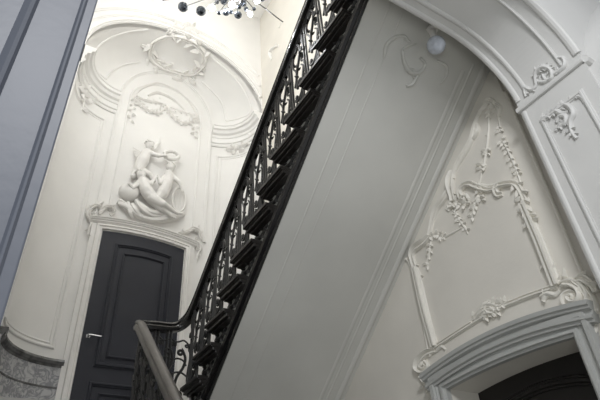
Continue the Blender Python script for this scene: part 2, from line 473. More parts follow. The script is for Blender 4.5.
# tall side panels between dado and cornice on the curved corners
def side_panel(s0, s1, z0, z1, w_, d_):
    n = 14; pts = [(s0, z0+(z1-z0)*i/10) for i in range(11)]+[(s0+(s1-s0)*i/n, z1) for i in range(1, n)]+[(s1, z1-(z1-z0)*i/10) for i in range(11)]+[(s1-(s1-s0)*i/n, z0) for i in range(1, n)]
    ps = [apse_pt(*q) for q in pts]; ns = []
    for q in pts:
        _, nn = apse_path(q[0], q[0]+1e-4, q[1], 1); ns.append(nn[0])
    B = MB(); B.sweep(ps, ns, prof(w_, d_, 'bead'), closed=True); trim(B, 'plaster')
side_panel(s_at_x(.60), .975, 1.99, 5.12, .035, .016)
side_panel(s_at_x(.56), .96, 2.03, 5.08, .02, .009)
side_panel(.03, s_at_x(2.22), 1.99, 5.12, .035, .016)
side_panel(.05, s_at_x(2.27), 2.03, 5.08, .02, .009)

# ------------------------------------------------------------------ far door (door_1) with casing
DL, DR = .842, 1.838
def dz(x): t = (x-(DL+DR)/2)/((DR-DL)/2); return 3.412+.042*(1-t*t)
n = 14
top = [(DL+(DR-DL)*i/n, dz(DL+(DR-DL)*i/n)) for i in range(n+1)]
B = MB(); B.prism([(DL, ZL)]+top+[(DR, ZL)], 'y', YB-.03, YB-.002)
door = B.build('door_1', 'door', kind='structure')
door['label'] = 'slate grey panelled door with a shallow arched head under the putti relief'
def ring(pts, Y, w_, d_, name, m, par):
    B = MB(); B.sweep([V((x, Y, z)) for x, z in pts], V((0, -1, 0)), prof(w_, d_, 'ogee'), closed=True); return B.build(name, m, par, smooth=True)
def dpan(x0, x1, z0, z1, arch=0):
    p = [(x0, z0), (x0, z1)]
    if arch: p += [(x0+(x1-x0)*i/8, z1+arch*(1-(2*i/8-1)**2)) for i in range(1, 8)]
    return p+[(x1, z1), (x1, z0)]
k = YB-.03
ring(dpan(1.025, 1.680, 1.872, 3.262, .03), k, .05, .028, 'panel_moulding', 'door', door)
ring(dpan(1.12, 1.60, 1.962, 3.163, .02), k, .03, .02, 'panel_moulding', 'door', door)
ring(dpan(1.005, 1.690, 1.27, 1.678), k, .05, .028, 'panel_moulding', 'door', door)
ring(dpan(1.10, 1.60, 1.35, 1.585), k, .03, .02, 'panel_moulding', 'door', door)
hp = onY(88, 336.5, YB-.03)
B = MB(); B.box((hp.x-.02, hp.y-.008, hp.z-.018), (hp.x+.02, hp.y, hp.z+.018)); B.tube([V((hp.x, hp.y, hp.z)), V((hp.x, hp.y-.05, hp.z)), V((hp.x+.02, hp.y-.055, hp.z)), V((hp.x+.12, hp.y-.055, hp.z-.004))], .009, up=V((0, 0, 1)))
h = B.build('door_handle', 'steel', door, smooth=True); h['label'] = 'steel lever handle'
# casing legs and head
def casing(legs, N, prf, m='casing'):
    B = MB(); B.sweep(legs, N, prf); return trim(B, m, smooth=True)
cw = .10
cas = [V((DL-.038, YB, ZL))]+[V((DL-.038+(DR-DL+.076)*i/n, YB, 3.448+.045*(1-(2*i/n-1)**2))) for i in range(n+1)]+[V((DR+.038, YB, ZL))]
cp = [(-.055, -.01), (-.055, .05), (-.045, .065), (-.02, .065), (-.012, .05), (.01, .05), (.018, .062), (.034, .06), (.04, .03), (.055, .03), (.055, -.01)]
cp = [(a_*.76, b_) for a_, b_ in cp]
B = MB(); B.sweep(cas, V((0, -1, 0)), cp); trim(B, 'relief')
cas = [V((DL-.105+.0, YB, 3.40))]
head = [V((.685+1.305*i/n, YB, 3.512+.066*(1-(2*i/n-1)**2))) for i in range(n+1)]
hp_ = [(-.045, -.01), (-.045, .04), (-.03, .05), (-.02, .06), (.0, .062), (.01, .075), (.03, .078), (.04, .09), (.055, .09), (.055, -.01)]
t = (head[1]-head[0]).normalized().cross(V((0, -1, 0)))
hp_ = [(a_*.66, b_) for a_, b_ in hp_]
if t.z < 0: hp_ = [(-a_, b_) for a_, b_ in hp_]
B = MB(); B.sweep(head, V((0, -1, 0)), hp_); trim(B, 'relief')
for x0, x1 in ((.715, .762), (1.918, 1.965)):
    B = MB(); B.box((x0, YB-.035, ZL), (x1, YB+.01, 3.49)); trim(B, 'relief', smooth=False)

# ------------------------------------------------------------------ right door casing and dark leaf (door_2)
def rarc(zc, rise, ya, yb, n=18): return [V((XR, ya+(yb-ya)*i/n, zc+rise*(1-(2*i/n-1)**2))) for i in range(n+1)]
NX = V((-1, 0, 0))
cp = [(-.058, -.01), (-.058, .03), (-.045, .034), (-.04, .05), (-.024, .05), (-.018, .03), (.004, .03), (.012, .045), (.02, .045), (.026, .06), (.052, .062), (.058, .045), (.058, -.01)]
pth = [V((XR, DY0-.055, ZG))]+rarc(.985, .03, DY0-.055, DY1+.055)+[V((XR, DY1+.055, ZG))]
B = MB(); B.sweep(pth, NX, cp); trim(B, 'casing')
hd = rarc(1.004, .068, 1.268, 2.505)
hp_ = [(-.05, -.01), (-.05, .05), (-.036, .052), (-.03, .066), (-.016, .068), (-.012, .05), (.01, .05), (.018, .072), (.03, .075), (.036, .086), (.058, .09), (.06, .07), (.06, -.01)]
t = (hd[1]-hd[0]).normalized().cross(NX)
if t.z < 0: hp_ = [(-a_, b_) for a_, b_ in hp_]
B = MB(); B.sweep(hd, NX, hp_); trim(B, 'casing')
B = MB(); q = MB()
lf = [(DY0-.0, ZG)]+[(DY0+(DY1-DY0)*i/12, headz(DY0+(DY1-DY0)*i/12)) for i in range(13)]+[(DY1, ZG)]
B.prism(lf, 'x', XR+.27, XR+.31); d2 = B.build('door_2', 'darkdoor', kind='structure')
d2['label'] = 'very dark recessed door under the grey segmental cornice on the right'
B = MB(); B.sweep([V((XR+.27, DY0+.12, ZG+.3)), ]+[V((XR+.27, DY0+.12+(DY1-DY0-.24)*i/10, .78+.06*(1-(2*i/10-1)**2))) for i in range(11)]+[V((XR+.27, DY1-.12, ZG+.3))], NX, prof(.06, .03, 'ogee'), closed=True)
B.build('panel_moulding', 'darkdoor', d2, smooth=True)

# ------------------------------------------------------------------ right wall panel frame and neighbours
def rtrim(pts, w_, d_, kind='ogee', sm=True, n=5, closed=False, m='stonerelief', S=None):
    p, nn = P2(S or S_right, pts, n, closed, sm); B = MB(); B.sweep(p, nn, prof(w_, d_, kind), closed=closed); trim(B, m)
rtrim([(436, 347), (425, 308), (416, 268)], .055, .034, 'double', sm=False)
rtrim([(436, 347), (462, 330), (490, 313), (523, 298), (558, 286)], .034, .018, 'double')
rtrim([(558, 286), (540, 240), (524, 203)], .055, .034, 'double', sm=False)
rtrim([(438, 350), (428, 310), (420, 275)], .02, .012, 'bead', sm=False)
rtrim([(386, 260), (393, 259), (398, 261), (404, 259), (410, 264), (416, 285), (422, 315), (429, 352)], .022, .014, 'bead')
# plain strip edge moulding beside the pilaster
rtrim([(505, 92), (545, 185), (586, 285)], .02, .012, 'bead', sm=False, m='stonepaint')

# arch soffit and jamb mouldings, laid in world coordinates
def ap(x, y): return V((x, y, archz(x)))
def arch_path(Y, x0=.30, x1=XJR-.004, n=60):
    L = []
    for i in range(n+1):
        t = i/n; x = x0+(x1-x0)*math.sin(PI/2*t); L.append(ap(x, Y))
    ns = []
    for i in range(len(L)):
        a_, b_ = L[max(i-1, 0)], L[min(i+1, n)]; t = (b_-a_).normalized(); nv = V((t.z, 0, -t.x))
        if nv.z > 0 or (abs(nv.z) < 1e-4 and nv.x > 0): nv = -nv
        ns.append(nv)
    return L, ns
for Y, w_, d_, kd in ((1.118, .036, .012, 'bead'), (1.045, .03, .012, 'bead'), (.80, .022, .016, 'ogee'), (.70, .05, .015, 'bead')):
    L, ns = arch_path(Y); B = MB(); B.sweep(L, ns, prof(w_, d_, kd)); trim(B, 'arch')
B = MB(); B.sweep([V((XJR, YA1+.012, ZSP)), V((XJR, YA0, ZSP))], NX, [(-.022, -.01), (-.022, .004), (-.01, .02), (.012, .024), (.022, .02), (.022, -.01)]); trim(B, 'arch')
B = MB(); B.sweep([V((XJR, YA0+.09, .2)), V((XJR, YA0+.09, 2.10)), V((XJR, YA1-.10, 2.10)), V((XJR, YA1-.10, .2))], NX, prof(.03, .016, 'ogee'), closed=True); trim(B, 'arch')
B = MB(); B.sweep([V((XJR, YA1-.02, .2)), V((XJR, YA1-.02, 2.25))], NX, prof(.03, .01, 'bead')); trim(B, 'arch')
B = MB(); B.sweep([V((XJR-.0, YA0, ZSP)), V((2.62, YA0, ZSP))], V((0, -1, 0)), [(-.03, -.01), (-.03, .01), (-.01, .03), (.015, .035), (.03, .02), (.03, -.01)]); trim(B, 'arch')

# ================================================================== UPPER FLIGHT
NK = 13
st = thing('staircase', 'upper stair flight with plaster underside rising overhead along the right wall', 'staircase', (XS, 4.04, ZL))
for k in range(NK):
    ty = 4.041-RUN*k; tz = 1.30+RIS*k; y1 = ty; y0 = max(ty-.36, YA1+.02)
    B = MB()
    # visible moulded return: three tiers stepping back underneath
    for (dx, dt, za, zb) in ((0, 0, -.026, 0), (.012, .012, -.036, -.026), (.022, .02, -.062, -.036), (.045, .04, -.08, -.062)):
        B.box((1.44+dx, y0+(0 if dt == 0 else .0), tz+za), (XS+.08, y1-dt, tz+zb))
    B.box((XS+.02, max(ty-RUN-.02, YA1+.02), tz-.04), (XR-.002, y1, tz))
    B.build('tread', 'tread', st, bev=.004)
    B = MB(); B.box((XS+.04, ty-.05, tz-RIS-.001 if k else ZL), (XR-.002, ty-.03, tz-.04)); B.build('riser', 'string', st)
# stepped string, cut under the treads
poly = [(3.70, soff(3.70)+.0)]
B = MB(); ytop = YA1+.02
pl = []
for k in range(NK):
    ty = 4.041-RUN*k; tz = 1.30+RIS*k
    pl += [(ty-.02, tz-.08), (max(ty-RUN-.02, ytop), tz-.08)]
pl = [(4.04, ZL+.005), (4.02, ZL+.02)]+pl+[(ytop, soff(ytop)+.02), (3.64, soff(3.64)+.02), (4.04, ZL-.15)]
B.prism(pl, 'x', XS, XS+.05); B.build('string', 'string', st)
# glossy black lower string moulding: a big bead with a fillet either side
B = MB()
yy = [ytop+(3.66-ytop)*i/20 for i in range(21)]
pa = [V((XS, y, soff(y)+.082)) for y in yy]
pf = [(-.058, -.01), (-.058, .02), (-.046, .045), (-.02, .058), (.004, .05), (.012, .03), (.03, .03), (.04, .04), (.052, .035), (.058, -.01)]
t = (pa[1]-pa[0]).normalized().cross(NX)
if t.z > 0: pf = [(-a_, b_) for a_, b_ in pf]
B.sweep(pa, NX, pf); o = B.build('string_moulding', 'black', st, smooth=True); o['label'] = 'glossy black rounded moulding along the lower edge'
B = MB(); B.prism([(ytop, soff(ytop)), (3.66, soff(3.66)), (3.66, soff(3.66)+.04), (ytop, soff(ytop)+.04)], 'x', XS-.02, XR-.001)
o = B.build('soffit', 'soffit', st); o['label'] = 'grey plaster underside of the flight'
# soffit border mouldings
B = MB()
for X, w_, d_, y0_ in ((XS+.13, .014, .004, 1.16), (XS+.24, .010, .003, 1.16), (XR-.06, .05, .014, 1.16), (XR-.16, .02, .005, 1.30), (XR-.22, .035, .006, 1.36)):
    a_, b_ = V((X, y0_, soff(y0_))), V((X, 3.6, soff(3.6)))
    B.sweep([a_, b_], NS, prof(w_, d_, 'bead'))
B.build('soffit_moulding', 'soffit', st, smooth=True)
# carved scroll brackets under each tread end
for k in range(NK):
    ty = 4.041-RUN*k; tz = 1.30+RIS*k-.08; 
    if ty-.22 < YA1+.05: continue
    B = MB(); sp = []
    for i in range(15):
        a_ = i/14*2.6*PI; r_ = .036*(1-i/18); sp.append(V((XS, ty-.075+r_*math.cos(a_), tz-.045+r_*math.sin(a_))))
    sp = [V((XS, ty-.235, tz-.015)), V((XS, ty-.19, tz-.035)), V((XS, ty-.14, tz-.06)), V((XS, ty-.105, tz-.075))][:3]+sp[6:]
    sp2 = cat_(sp, 3); B.sweep(sp2, NX, HALF, scale=[.011+.010*math.sin(PI*i/(len(sp2)-1)) for i in range(len(sp2))])
    for (yy_, zz_, dy, dz_) in ((-.20, -.02, -.3, -1), (-.16, -.05, -.1, -1), (-.13, -.09, .5, -.8), (-.10, -.02, .8, .2), (-.17, -.02, .6, .4), (-.07, -.10, .8, -.5)):
        leaf(B, V((XS, ty+yy_, tz+zz_)), NX, V((0, dy, dz_)), .05, .028, .022)
    o = B.build('tread_bracket', 'iron', st, smooth=True)

# ------------------------------------------------------------------ railing of the upper flight
XRl = 1.50
rl = thing('stair_railing', 'black wrought iron railing with scrolls, climbing the upper flight', 'railing', (XRl, 4.04, ZL))
# rail section: wide moulded handrail
RP = [(-.030, -.028), (-.036, -.012), (-.030, .004), (-.024, .012), (-.030, .022), (-.020, .036), (0, .042), (.020, .036), (.030, .022), (.024, .012), (.030, .004), (.036, -.012), (.030, -.028)]
def rail_sweep(B, path):
    n = len(path); vs = []; k = len(RP)
    for i, p in enumerate(path):
        t = (path[min(i+1, n-1)]-path[max(i-1, 0)]).normalized()
        sd = t.cross(V((0, 0, 1)))
        sd = sd.normalized(); up = sd.cross(t).normalized()
        vs += [p+sd*a_+up*b_ for a_, b_ in [(q[0]*1.22, q[1]*1.22) for q in RP]]
    B.add(vs, [(i*k+q, i*k+(q+1) % k, (i+1)*k+(q+1) % k, (i+1)*k+q) for i in range(n-1) for q in range(k)]+[list(range(k)), [(n-1)*k+q for q in range(k)]])
YC = 4.10; ZR = 1.80
up_path = [V((XRl, y, railz(y)-.03)) for y in [YA1+.03+(3.86-YA1-.03)*i/20 for i in range(21)]]
cv = cat_([tuple(up_path[-2]), tuple(up_path[-1]), (1.497, 3.99, 1.985), (1.475, 4.07, 1.905), (1.42, YC+.015, 1.845), (1.34, YC+.01, 1.812), (1.22, YC, 1.80), (1.10, YC, 1.79)], 6)
path = up_path[:-2]+cv
B = MB(); rail_sweep(B, path); B.build('handrail', 'rail', rl, smooth=True)

def sh(v, w, Y0):                                  # module space -> world, sheared along the stair
    Y = Y0-v; return V((XRl, Y, nosing(Y)+w))
def sc(pts, Y0, rad, B, fn=sh, n=5):
    q = cat_(pts, n); p = [fn(a_[0], a_[1], Y0) for a_ in q]
    B.tube(p, rad, 6, up=V((1, 0, 0)))
H = .745
def spiral(cx, cy, r_, a0, turns, k=10):
    return [(cx+r_*(1-.75*i/k)*math.cos(a0+turns*2*PI*i/k), cy+r_*(1-.75*i/k)*math.sin(a0+turns*2*PI*i/k)) for i in range(k+1)]
SH = [(.16, .10, .020, 0, .9), ]
def module(Y0, fn, par, variant, XX, htop):
    B = MB()
    tk = .0102
    sc_ = lambda pts, r_: sc(pts, Y0, r_, B, fn)
    # big S scroll
    sc_(list(reversed(spiral(.150, .16, .034, PI, -1.1)))+[(.112, .24), (.13, .33), (.175, .42), (.19, .51), (.165, .58)]+spiral(.145, .56, .03, .3, 1.1)[1:], tk)
    # C scrolls above and below
    sc_(list(reversed(spiral(.075, .62, .022, PI*.5, 1)))+[(.12, .665), (.165, .69), (.205, .66)]+spiral(.195, .64, .018, 0, -1)[1:], tk*.9)
    sc_(list(reversed(spiral(.19, .10, .022, 0, 1)))+[(.17, .045), (.12, .03), (.085, .07)]+spiral(.095, .09, .018, PI, 1)[1:], tk*.9)
    sc_([(.085, .22), (.12, .30), (.105, .38), (.078, .46), (.095, .54)], tk*.8)
    sc_([(.0, .02), (-.03, .09), (-.02, .16), (.01, .22), (.0, .29), (-.025, .33)]+spiral(-.012, .35, .02, PI, -1)[1:], tk*.75)
    sc_([(.075, .70), (.04, .66), (.01, .60), (.0, .53), (.012, .47)]+spiral(-.01, .455, .022, 0, -1.1)[1:], tk*.75)
    sc_([(.19, .30), (.215, .24), (.20, .18)]+spiral(.205, .15, .018, PI, 1)[1:], tk*.7)
    if fn is sh:
        sc_([(.19, .09), (.195, 0), (.19, -.145)], tk*.8)
        sc_([(.10, .03), (.075, -.02), (.08, -.06)]+spiral(.105, -.055, .026, PI, 1)[1:], tk*.85)
        sc_([(.19, -.02), (.165, -.05), (.16, -.10)]+spiral(.14, -.085, .02, 0, -1)[1:], tk*.8)
        sc_([(.052, .0), (.13, -.02), (.19, .02)], tk*.8)
    for (v_, w_, a_) in ((.128, .33, .6), (.178, .45, -.5), (.14, .25, 2.4), (.10, .42, 1.3), (.17, .60, .9), (.19, .37, 0.2)):
        P = fn(v_, w_, Y0); d = V((0, -math.cos(a_), math.sin(a_)))
        for sd in (-1, 1): leaf(B, P+V((sd*.004, 0, 0)), V((sd, 0, 0)), d, .045, .026, .012)
    B.build('scroll_panel', 'iron', par, smooth=True)
    B = MB()
    for v_ in (.02, .052):
        a_, b_ = fn(v_, 0, Y0), fn(v_, htop, Y0)
        B.tube([V((a_.x, a_.y, a_.z-.03)), b_], .0095, 6, up=V((1, 0, 0)))
    m_ = fn(.036, .36, Y0)
    B.ball((m_.x, m_.y, m_.z), .016, 8, (1, 1.7, .8)); m_ = fn(.036, .56, Y0); B.ball((m_.x, m_.y, m_.z), .013, 8, (1, 1.8, .7))
    B.build('baluster', 'iron', par, smooth=True)
for k in range(NK-1):
    Y0 = 4.041-RUN*k-.01
    if Y0-RUN < YA1+.03: break
    module(Y0, sh, rl, k % 2, XRl, railz(Y0-.02)-nosing(Y0-.02)-.05)
# under-rail bar
B = MB(); B.tube([V((XRl, y, railz(y)-.085)) for y in [YA1+.04+(3.9-YA1-.04)*i/10 for i in range(11)]], .009, 6); B.build('top_bar', 'iron', rl, smooth=True)

# ------------------------------------------------------------------ landing and lower flight
XLo = 1.07
lw = thing('staircase', 'lower stair flight descending from the landing on the left side, under the handrail coloured pale as if lit', 'staircase', (.5, 4.0, ZG))
NL = 14
for k in range(NL):
    ty = 4.06-RUN*k; tz = ZL-(ZL-ZG)/15*(k+1)
    B = MB(); B.box((XL+.016, ty-RUN-.03, tz-.04), (XLo+.05, ty, tz)); B.build('tread', 'tread', lw, bev=.004)
    B = MB(); B.box((XL+.016, ty-.01, tz), (XLo+.02, ty+.01, tz+(ZL-ZG)/15-.04)); B.build('riser', 'string', lw)
RL = (ZL-ZG)/15
B = MB(); B.prism([(4.05, ZL-.02), (4.05, ZL-.42), (4.06-RUN*NL-.1, ZG+.0), (4.06-RUN*NL+.06, ZG+.12)], 'x', XLo, XLo+.05); B.build('string', 'black', lw)
lr = thing('stair_railing', 'wrought iron railing of the lower flight topped by a handrail coloured pale as if lit', 'railing', (XLo, 4.06, ZL))
def lowz(Y): return 1.795-.872*(4.09-Y)
path = [V((1.11, YC+.01, 1.79)), V((1.082, YC+.02, 1.79)), V((XLo-.005, YC-.01, 1.78)), V((XLo, YC-.06, 1.75))]+[V((XLo, y, lowz(y))) for y in [3.96-(3.96-1.5)*i/20 for i in range(21)]]
B = MB(); rail_sweep(B, path); o = B.build('handrail', 'raillit', lr, smooth=True); o['label'] = 'handrail whose pale grey colour carries the light it catches'
def lsh(v, w, Y0):
    Y = Y0-v; return V((XLo, Y, lowz(Y)-.78+w))
for k in range(10):
    Y0 = 4.05-RUN*k; module(Y0, lsh, lr, k % 2, XLo, .74)
lb = thing('stair_railing', 'short black iron railing across the landing between the two flights', 'railing', (1.27, YC, ZL))
def bsh(v, w, Y0): return V((Y0+v, YC, ZL+.0+w*.86))
def bmod(X0):
    B = MB(); fn = bsh; 
    for pts, r_ in ((list(reversed(spiral(.150, .16, .034, PI, -1.1)))+[(.112, .24), (.13, .33), (.175, .42), (.19, .51), (.165, .58)]+spiral(.145, .56, .03, .3, 1.1)[1:], .012),
                    (list(reversed(spiral(.075, .64, .022, PI*.5, 1)))+[(.12, .67), (.165, .69), (.205, .66)]+spiral(.195, .64, .018, 0, -1)[1:], .008), ([(.05, .30), (.10, .36), (.16, .37), (.21, .34)], .008), ([(.05, .45), (.11, .50), (.17, .49), (.2, .44)], .008)):
        q = cat_(pts, 5); B.tube([fn(a_[0], a_[1], X0) for a_ in q], r_, 6, up=V((0, 1, 0)))
    B.build('scroll_panel', 'iron', lb, smooth=True)
    B = MB()
    for v_ in (.02, .05): B.tube([fn(v_, 0, X0), fn(v_, .77, X0)], .011, 6, up=V((0, 1, 0)))
    B.build('baluster', 'iron', lb, smooth=True)
for X0 in (1.08, 1.19, 1.30): bmod(X0)

# ================================================================== CHANDELIER
hc = onY(236, -16, 2.62)
ch = thing('chandelier', 'chandelier with glowing bulbs and smoked crystal balls hanging at the top edge', 'chandelier', hc)
B = MB(); B.lathe([(0, -.06), (.03, -.05), (.05, -.02), (.055, .02), (.03, .06), (.018, .12), (.03, .2), (.012, .26), (.006, .3), (.006, ZT-hc.z-.05), (.05, ZT-hc.z-.04), (.06, ZT-hc.z-.002), (0, ZT-hc.z-.001)], hc); B.build('stem', 'iron', ch, smooth=True)
balls = [(183, 7, 2.50, .043), (201, 11, 2.42, .042), (226, 12, 2.55, .036), (238, 15, 2.48, .036), (224, 1, 2.75, .040), (243, 3, 2.66, .038), (209, -8, 2.8, .04), (262, -2, 2.6, .038), (196, -9, 2.3, .04), (272, -10, 2.85, .04), (217, 2, 2.7, .022), (231, 12, 2.5, .02), (246, 9, 2.6, .024), (254, 9, 2.7, .02), (219, 13, 2.5, .018), (239, 7, 2.4, .022)]
bulbs = [(212, 8, 2.62, .030), (232, 5, 2.5, .032), (250, 14, 2.62, .026), (257, 1, 2.72, .030), (236, -2, 2.8, .03), (220, -6, 2.4, .03), (160, 2, 2.75, .02)]
def arm(target, r_):
    p = [hc+V((0, 0, -.01)), hc.lerp(target, .35)+V((0, 0, -.05)), hc.lerp(target, .75)+V((0, 0, -.02)), target]
    B = MB(); B.tube(cat_(p, 5), r_, 6, up=V((0, 0, 1))); return B
for (x, y, Y, r_) in balls:
    P = onY(x, y, Y); o = arm(P, .004).build('arm', 'iron', ch, smooth=True)
    B = MB(); B.ball(P, r_, 10); B.build('crystal_ball', 'crystal', ch)
lamps = []
for (x, y, Y, r_) in bulbs:
    P = onY(x, y, Y); arm(P+V((0, 0, .02)), .004).build('arm', 'iron', ch, smooth=True)
    B = MB(); B.ball(P, r_, 12); B.build('light_bulb', 'bulb', ch, smooth=True); lamps.append((P, r_))
pp = [onY(258, 3, 2.5), onY(266, 9, 2.48), onY(275, 16, 2.45), onY(283, 22, 2.42)]
B = MB(); B.tube(cat_([tuple(hc)]+[tuple(p) for p in pp], 5), .006, 6, up=V((0, 0, 1))); B.build('arm', 'iron', ch, smooth=True)

# globe light under the flight
gp = plS(436, 45)[0]
gl = thing('ceiling_globe_light', 'small white glass globe fixed beneath the flight beside the near arch', 'ceiling light', gp)
gc = plS(436, 45)[0]*.955
B = MB(); B.ball(gc, .062, 20); B.build('glass_shade', 'opal', gl, smooth=True)
gb = V((gc.x+.012, gc.y, soff(gc.y)))
B = MB(); B.lathe([(0, .0), (.04, 0), (.042, -.012), (.025, -.02), (.022, -(gb.z-gc.z)+.04), (0, -(gb.z-gc.z)+.04)], gb); B.build('collar', 'relief', gl, smooth=True)

# ================================================================== ORNAMENT
# --- apse
ornament('plaster_cartouche', 'oval rococo cartouche on the white vault above the arched panel', 'relief ornament', S_apse,
    [([(153, 42), (150, 52), (154, 62), (163, 69), (175, 73), (188, 75), (196, 73)], .026), ([(196, 73), (203, 65), (205, 56), (200, 47), (190, 40), (176, 36), (164, 37), (153, 42)], .024),
     ([(205, 71), (200, 66), (194, 71), (196, 78)], .018), ([(141, 45), (149, 48), (153, 54)], .016), ([(172, 78), (180, 80), (186, 77)], .016), ([(181, 30), (186, 25), (193, 28), (198, 34)], .02), ([(167, 33), (174, 28), (182, 31)], .016)],
    [([(152, 44), (149, 55), (156, 65), (166, 71)], .115, 2), ([(176, 73), (188, 76), (197, 73), (204, 66)], .115, 2), ([(204, 57), (200, 46), (190, 39), (177, 35)], .115, 2), ([(170, 31), (182, 26), (196, 31)], .10, 2)],
    [(172, 64, .022), (186, 27, .025), (177, 76, .02), (175, 70, .018)])
ornament('plaster_garland', 'draped garland with small hanging sprigs inside the top of the arched panel', 'relief ornament', S_apse,
    [([(134, 98), (138, 91), (147, 86), (157, 84), (168, 87), (180, 93), (190, 103), (197, 116)], .012), ([(148, 96), (156, 93), (166, 96), (176, 102), (184, 110)], .013), ([(134, 99), (141, 106), (150, 112), (159, 113), (166, 107)], .013), ([(168, 109), (175, 119), (184, 124), (192, 122), (198, 118)], .013), ([(136, 96), (143, 100), (150, 102), (158, 103), (166, 106)], .013), ([(170, 107), (180, 111), (190, 114), (198, 117)], .009)],
    [([(134, 99), (141, 106), (150, 112), (159, 113), (165, 107)], .05, 1), ([(134, 99), (144, 101), (155, 103), (164, 107)], .042, 1), ([(168, 111), (175, 119), (184, 124), (192, 122), (198, 118)], .05, 1), ([(168, 108), (180, 112), (190, 115), (197, 118)], .042, 1),
     ([(134, 100), (132, 110), (130, 122)], .06, 1), ([(197, 119), (195, 128), (194, 137)], .06, 1)],
    [(167, 107, .024), (154, 100, .015), (175, 108, .015), (134, 98, .016), (197, 118, .016), (160, 98, .012)])
def corner_orn(pts, label):
    ornament('plaster_pendant', label, 'relief ornament', S_apse, [(pts[0], .018, .008)], [(p, .075, 2) for p in pts], [(pts[0][0][0], pts[0][0][1], .018)])
corner_orn([[(79, 84), (82, 92), (83, 101), (82, 110)], [(80, 88), (88, 97), (95, 104)], [(83, 90), (90, 94), (97, 99)]], 'shell and leaf pendant below the left curved cornice')
corner_orn([[(226, 150), (235, 148), (246, 144), (252, 138)], [(229, 146), (238, 145), (244, 150)], [(236, 150), (240, 156)]], 'shell and leaf pendant below the right curved cornice')
ornament('plaster_scroll', 'acanthus scroll crowning the left end of the far door cornice', 'relief ornament', plY(YB-.03),
    [([(92, 222), (88, 215), (90, 209), (96, 206), (101, 209), (99, 214)], .020), ([(100, 214), (104, 208), (111, 207), (115, 212), (110, 215)], .018), ([(92, 222), (89, 229), (88, 236)], .014, .006)],
    [([(90, 214), (95, 206), (104, 206), (114, 209)], .05, 2), ([(91, 222), (88, 230), (88, 237)], .035, 2)], [(97, 203, .018)])
ornament('plaster_scroll', 'acanthus scroll crowning the right end of the far door cornice', 'relief ornament', plY(YB-.03),
    [([(180, 233), (187, 232), (193, 229), (199, 232), (200, 239), (195, 238)], .020), ([(198, 240), (201, 247), (198, 254), (197, 260)], .014, .006)],
    [([(178, 232), (187, 231), (195, 229), (200, 234)], .045, 2), ([(199, 241), (200, 249), (198, 257)], .035, 2)], [(199, 226, .014)])

# --- right wall panel
R_ = S_right
ornament('plaster_overdoor_scroll', 'large volute with acanthus at the right end of the dark doorway cornice', 'relief ornament', R_,
    [([(562, 285), (570, 283), (580, 287), (585, 296), (582, 304), (574, 306), (568, 302), (567, 296), (572, 293), (576, 296), (575, 300)], .026), ([(585, 290), (592, 300), (594, 313), (590, 324), (595, 335)], .022), ([(541, 297), (548, 294), (556, 295), (561, 290)], .016), ([(543, 303), (546, 297), (552, 296)], .014), ([(575, 281), (584, 279), (592, 284), (597, 292)], .022)],
    [([(560, 284), (570, 279), (582, 281), (592, 288)], .06, 2), ([(592, 300), (595, 315), (592, 330)], .05, 2), ([(541, 300), (550, 294), (560, 291)], .035, 2), ([(557, 283), (553, 272), (548, 264)], .04, 2)], [(573, 297, .02)], m='stonerelief')
ornament('plaster_overdoor_scroll', 'small acanthus volute at the left end of the dark doorway cornice', 'relief ornament', R_,
    [([(436, 350), (428, 353), (421, 360), (419, 368), (424, 371), (428, 366), (425, 362)], .024), ([(420, 372), (422, 380), (427, 388), (426, 394)], .016, .006), ([(436, 352), (442, 347), (446, 350)], .012)],
    [([(437, 348), (428, 352), (420, 362)], .045, 2), ([(421, 374), (424, 384), (427, 392)], .035, 2), ([(436, 347), (433, 338), (431, 330)], .03, 2)], [(424, 365, .018)], m='stonerelief')
ornament('plaster_shell', 'leafy shell on the middle of the lower panel moulding over the doorway', 'relief ornament', R_,
    [([(475, 321), (480, 314), (487, 309), (494, 308)], .018), ([(484, 320), (487, 313), (494, 312), (498, 316)], .018), ([(498, 311), (504, 306), (509, 302), (510, 299)], .014, .006), ([(478, 316), (484, 306), (492, 304), (499, 307)], .016)],
    [([(469, 321), (478, 316), (488, 312)], .04, 2), ([(482, 310), (490, 306), (498, 306), (506, 304)], .045, 1), ([(485, 318), (492, 314), (500, 311)], .04, 1)], [(489, 309, .02), (494, 306, .015)], m='stonerelief')
ornament('plaster_panel_ornament', 'sinuous C-scroll frame heading the tall wall panel over the dark doorway', 'relief ornament', R_,
    [([(451, 184), (455, 172), (460, 162), (468, 149), (473, 138), (476, 124), (481, 112), (488, 103)], .016), ([(467, 198), (462, 197), (461, 191), (465, 186), (471, 184), (478, 187), (489, 190), (496, 188), (499, 183)], .017), ([(478, 184), (488, 186), (497, 184)], .008), ([(503, 194), (499, 195), (497, 190), (500, 186), (507, 184), (516, 184), (521, 190), (525, 199), (529, 210)], .016),
     ([(454, 171), (452, 180), (452, 190), (454, 201)], .022), ([(452, 184), (446, 198), (438, 209), (433, 222), (430, 236)], .017), ([(430, 236), (424, 243), (416, 249), (413, 257), (416, 268)], .021), ([(473, 140), (478, 131), (477, 124)], .016), ([(485, 104), (490, 101), (494, 104), (491, 109)], .016), ([(494, 104), (500, 108), (500, 117)], .013)],
    [([(515, 183), (523, 195), (528, 212), (533, 222)], .05, 1), ([(449, 208), (456, 202), (463, 206), (470, 200)], .045, 1), ([(452, 172), (452, 186), (453, 199)], .035, 2), ([(430, 236), (438, 234), (444, 238)], .035, 1), ([(414, 262), (419, 270), (423, 280)], .035, 2), ([(477, 126), (471, 140), (465, 152)], .025, 3), ([(545, 262), (550, 271)], .04, 2), ([(488, 104), (482, 110), (478, 118)], .028, 2)],
    [(449, 208, .025), (455, 212, .022), (431, 240, .018), (491, 104, .014)], m='stonerelief', gain=1.35)
